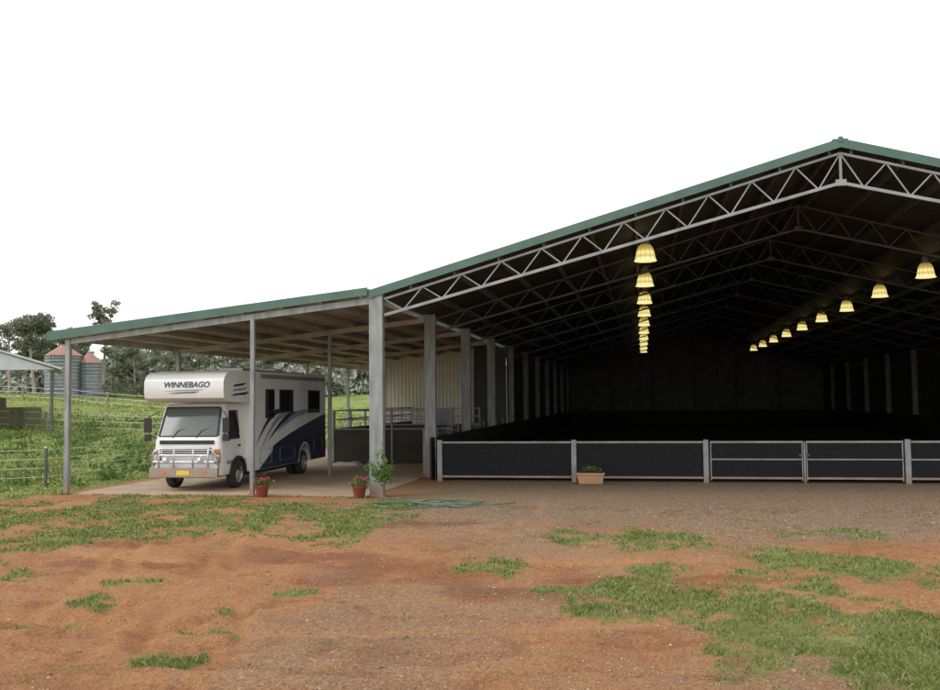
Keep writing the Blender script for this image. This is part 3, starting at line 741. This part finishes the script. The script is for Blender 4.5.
for sd in (1,-1):
    mb=MB()
    for j in range(3):
        mb.add([(sd*1.174,.25+.1*j,2.62+.13*j),(sd*1.174,1.3-.1*j,2.66+.13*j),(sd*1.174,1.55-.1*j,2.75+.13*j),(sd*1.174,.5,2.68+.13*j)],[(0,1,2,3)],('navy','greyblue','navy')[j])
    mb.obj('pod_graphic',mh)

# ------------------------------------------------------------ background: silos, hay shed
def silo(D,L,r,h,k):
    x,y=st(D,L); z=float(ground_z(x,y)); e=empty('grain_silo',(x,y,z))
    mb=MB(); prof=[]
    nn=int(h/.12)
    for i in range(nn+1): prof.append((r+.03*math.sin(i*1.57*1.3),h*i/nn))
    mb.lathe(prof,(0,0,-.2),'silo',36); mb.obj('drum',e,smooth=True)
    mb=MB(); mb.lathe([(r+.12,h-.25),(r*.3,h+.75),(.25,h+.85),(.25,h+1.0),(0,h+1.0)],(0,0,0),k,24)
    mb.obj('cone_roof',e,smooth=True)
    mb=MB()
    for s_ in (-.2,.2): mb.tube([(s_,-r-.1,0),(s_,-r-.1,h)],.03,'steel_dull',5)
    mb.obj('ladder',e)
silo(100,-43.4,1.85,4.5,'rust'); silo(101,-41.0,1.2,3.9,'rust'); silo(104,-44.9,1.3,4.4,'rust')
hs=empty('open_hay_shed')
def P(D,L,z): x,y=st(D,L-(D-56)*.44); return (x,y,z)
mb=MB()
for (a,b_) in (((-24.4,4.6),(-31.5,6.75)),((-31.5,6.75),(-38.6,4.6))):
    q_=[P(56,a[0],a[1]),P(56,b_[0],b_[1]),P(66,b_[0],b_[1]),P(66,a[0],a[1])]
    lo=[(x,y,z-.12) for x,y,z in q_]; mb.add(q_+lo,[(0,1,2,3),(7,6,5,4),(0,4,5,1),(1,5,6,2),(2,6,7,3),(3,7,4,0)],'paleroof')
mb.add([P(56.2,-24.8,4.5),P(56.2,-31.5,6.6),P(56.2,-38.2,4.5)],[(0,1,2)],'paleroof')
mb.obj('roof',hs)
mb=MB()
for D_ in (56.4,61,65.7):
    for L_ in (-25.0,-31.5,-38.2):
        x,y,z=P(D_,L_,4.6); mb.box((x-.06,y-.06,float(ground_z(x,y))-.1),(x+.06,y+.06,4.42),'steel_dull')
mb.obj('posts',hs)
mb=MB()
for i,(D_,L_,h_) in enumerate(((63,-27.3,1.3),(63,-29.7,1.9),(63,-32.1,1.9),(64,-34.5,1.5))):
    x,y,z=P(D_,L_,0); g_=float(ground_z(x,y)); mb.box((x-1.15,y-1,g_-.1),(x+1.15,y+1,g_+h_),'hay')
mb.obj('hay_stack',hs,bevel=.12)

# ------------------------------------------------------------ trees
def tree_geo(mb,base,H,spread,k,leaf,nleaf,trunk='gumbark',low=.35,rs=1.0,bush=False):
    b=Vector(base); r0=H*.022*rs
    lean_=Vector((random.uniform(-.08,.08),random.uniform(-.08,.08),1))
    pts=[b+Vector((0,0,-.4))]+[b+lean_*H*t+Vector((random.uniform(-.1,.1),random.uniform(-.1,.1),0))*H*.15*t for t in (.2,.4,.6,.78)]
    mb.tube(pts,r0,trunk,7,r0*.3)
    clumps=[]
    for i in range(random.randint(9,13)):
        t=random.uniform(low,.8); seg=min(int(t/.2),3); p=pts[seg+0].lerp(pts[seg+1],(t-.2*seg)/.2 if seg<4 else 1) if seg>0 else pts[1]
        a=random.uniform(0,6.28); l=spread*random.uniform(.45,1)*(1.15-.5*abs(t-.55))
        q=p+Vector((math.cos(a)*l,math.sin(a)*l,H*random.uniform(.08,.24))); mid=p.lerp(q,.5)+Vector((0,0,-.03*H))
        mb.tube([p,mid,q],r0*.4,trunk,5,r0*.1); clumps+=[(q,spread*random.uniform(.26,.42)),(mid.lerp(q,.4),spread*random.uniform(.16,.28))]
    clumps.append((pts[-1]+Vector((0,0,H*.12)),spread*.38)); clumps.append((pts[-1],spread*.35))
    if bush:
        for i in range(9):
            a=random.uniform(0,6.28); l=spread*random.uniform(.2,1.3); clumps.append((b+Vector((math.cos(a)*l,math.sin(a)*l,random.uniform(.3,.35*H))),spread*random.uniform(.3,.5)))
    per=nleaf//len(clumps)
    V=[]
    for c,r in clumps:
        n=per; d=rng.normal(size=(n,3)); d/=np.linalg.norm(d,axis=1)[:,None]; rad=r*rng.random(n)**.5
        p=np.array(c)+d*rad[:,None]*np.array([1,1,.62]); V.append(p)
    V=np.concatenate(V); n=len(V)
    d=rng.normal(size=(n,3)); d/=np.linalg.norm(d,axis=1)[:,None]; e=np.cross(d,rng.normal(size=(n,3))); e/=np.linalg.norm(e,axis=1)[:,None]
    s_=leaf*rng.uniform(.6,1.4,n)[:,None]
    q_=np.stack([V-d*s_,V+e*s_*.5,V+d*s_,V-e*s_*.5],1).reshape(-1,3)
    o=len(mb.v); mb.v+=[tuple(a) for a in q_]; mi=mb.mi(k)
    for i in range(n): mb.f.append([o+4*i,o+4*i+1,o+4*i+2,o+4*i+3]); mb.m.append(mi)
def tree(D,L,H,spread,k='leaf_gum',leaf=.2,nleaf=2600,low=.35,bush=False):
    x,y=st(D,L); z=float(ground_z(x,y)); mb=MB(); tree_geo(mb,(x,y,z),H,spread,k,leaf,nleaf,low=low,bush=bush); return mb.obj('gum_tree',fix=False)
tree(112,-52.0,9.8,3.4,nleaf=5200); tree(118,-50,8.8,3.2,nleaf=3200); tree(120,-47.0,12.0,2.0,nleaf=1200,low=.6); tree(116,-57,9.2,3.4,nleaf=3600)
tree(108,-38.5,6.5,2.6,bush=True,low=.2,nleaf=3200); tree(112,-35.5,7,2.8,bush=True,low=.2,nleaf=3200); tree(106,-33,5.5,2.4,bush=True,low=.2,nleaf=3000)
tree(122,-44.5,6.5,2.8,bush=True,low=.2,nleaf=3000)
mb=MB()
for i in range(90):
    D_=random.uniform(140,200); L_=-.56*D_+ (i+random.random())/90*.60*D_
    x,y=st(D_,L_); tree_geo(mb,(x,y,float(ground_z(x,y))),random.uniform(5.5,9.0),random.uniform(3.0,4.6),'leaf_hazed',.5,900,low=.08,bush=True)
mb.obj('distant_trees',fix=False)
mb=MB()
for i in range(150):
    D_=random.uniform(20,75); L_=-.57*D_+random.random()*.30*D_
    x,y=st(D_,L_)
    if x>-16.8: continue
    z=float(ground_z(x,y)); r=random.uniform(.15,.4)*(1 if D_<45 else 1.6)
    leafcloud(mb,[(x+random.gauss(0,r),y+random.gauss(0,r),z+abs(random.gauss(0,r*.55))) for _ in range(60)],.07+.001*D_,'weed')
mb.obj('field_weeds',fix=False)

# ------------------------------------------------------------ paddock fences
def wirefence(pts,h=1.15,n=4,k='wire',post='steel_dull',r=.006,pr=.03):
    mb=MB(); P3=[]
    for x,y in pts:
        z=float(ground_z(x,y)); P3.append(Vector((x,y,z))); mb.box((x-pr,y-pr,z-.2),(x+pr,y+pr,z+h),post)
        mb.box((x-pr*1.2,y-pr*1.2,z+h),(x+pr*1.2,y+pr*1.2,z+h+.04),'tape')
    for a,b_ in zip(P3[:-1],P3[1:]):
        for j in range(n):
            hz=h*(.25+.7*j/(n-1)); sag=Vector((0,0,-.03))
            mb.tube([a+Vector((0,0,hz)),a.lerp(b_,.5)+Vector((0,0,hz))+sag,b_+Vector((0,0,hz))],r,k,4)
    mb.obj('wire_fence')
wirefence([(-27,17.5),(-22.3,21.5),(-17.7,25.6),(-17.4,32),(-17.3,39),(-17.2,47),(-17.2,56),(-17.2,66)],r=.008,n=4,pr=.03,k='tape')
wirefence([st(62,l) for l in range(-36,-14,4)],h=1.2,n=3,k='tape',post='postwood',r=.015,pr=.07)
wirefence([st(88,l) for l in range(-50,-10,4)],h=1.25,n=3,k='tape',post='postwood',r=.02,pr=.08)

# ------------------------------------------------------------ world, sun, camera
w=bpy.data.worlds.new('World'); scene.world=w; w.use_nodes=True; nt=w.node_tree; nt.nodes.clear()
out=N(nt,'ShaderNodeOutputWorld'); bg=N(nt,'ShaderNodeBackground'); sky=N(nt,'ShaderNodeTexSky',sky_type='NISHITA'); sky.sun_disc=False
EL,AZ=math.radians(46),math.radians(235)
sky.sun_elevation=EL; sky.sun_rotation=AZ; sky.dust_density=4; sky.air_density=1
hsv=N(nt,'ShaderNodeHueSaturation'); hsv.inputs['Saturation'].default_value=.10
nt.links.new(sky.outputs[0],hsv.inputs['Color']); bg.inputs['Strength'].default_value=.06; nt.links.new(hsv.outputs[0],bg.inputs['Color'])
bg2=N(nt,'ShaderNodeBackground'); bg2.inputs['Color'].default_value=(.97,.99,1,1); bg2.inputs['Strength'].default_value=1.14
ad=N(nt,'ShaderNodeAddShader'); nt.links.new(bg.outputs[0],ad.inputs[0]); nt.links.new(bg2.outputs[0],ad.inputs[1]); nt.links.new(ad.outputs[0],out.inputs['Surface'])
sd=bpy.data.lights.new('sun','SUN'); sd.energy=.9; sd.angle=math.radians(25); sd.color=(1,.97,.93)
so=bpy.data.objects.new('sun',sd); scene.collection.objects.link(so)
dirv=Vector((math.sin(AZ)*math.cos(EL),math.cos(AZ)*math.cos(EL),math.sin(EL)))
so.rotation_euler=dirv.to_track_quat('Z','Y').to_euler()
pi_,ro=.0578,.0098
R0=Vector((CY,SY,0)); fh=Vector((-SY,CY,0)); Zv=Vector((0,0,1))
F_=math.cos(pi_)*fh+math.sin(pi_)*Zv; U0=-math.sin(pi_)*fh+math.cos(pi_)*Zv
R=math.cos(ro)*R0-math.sin(ro)*U0; U=math.sin(ro)*R0+math.cos(ro)*U0
cam=bpy.data.cameras.new('camera'); cam.lens=35.91; cam.sensor_width=36; cam.clip_end=5000
c=bpy.data.objects.new('camera',cam); scene.collection.objects.link(c)
mt=Matrix((R,U,-F_)).transposed().to_4x4(); mt.translation=Vector((0,0,2.475)); c.matrix_world=mt
scene.camera=c
scene.view_settings.view_transform='Standard'; scene.view_settings.look='None'; scene.view_settings.exposure=0
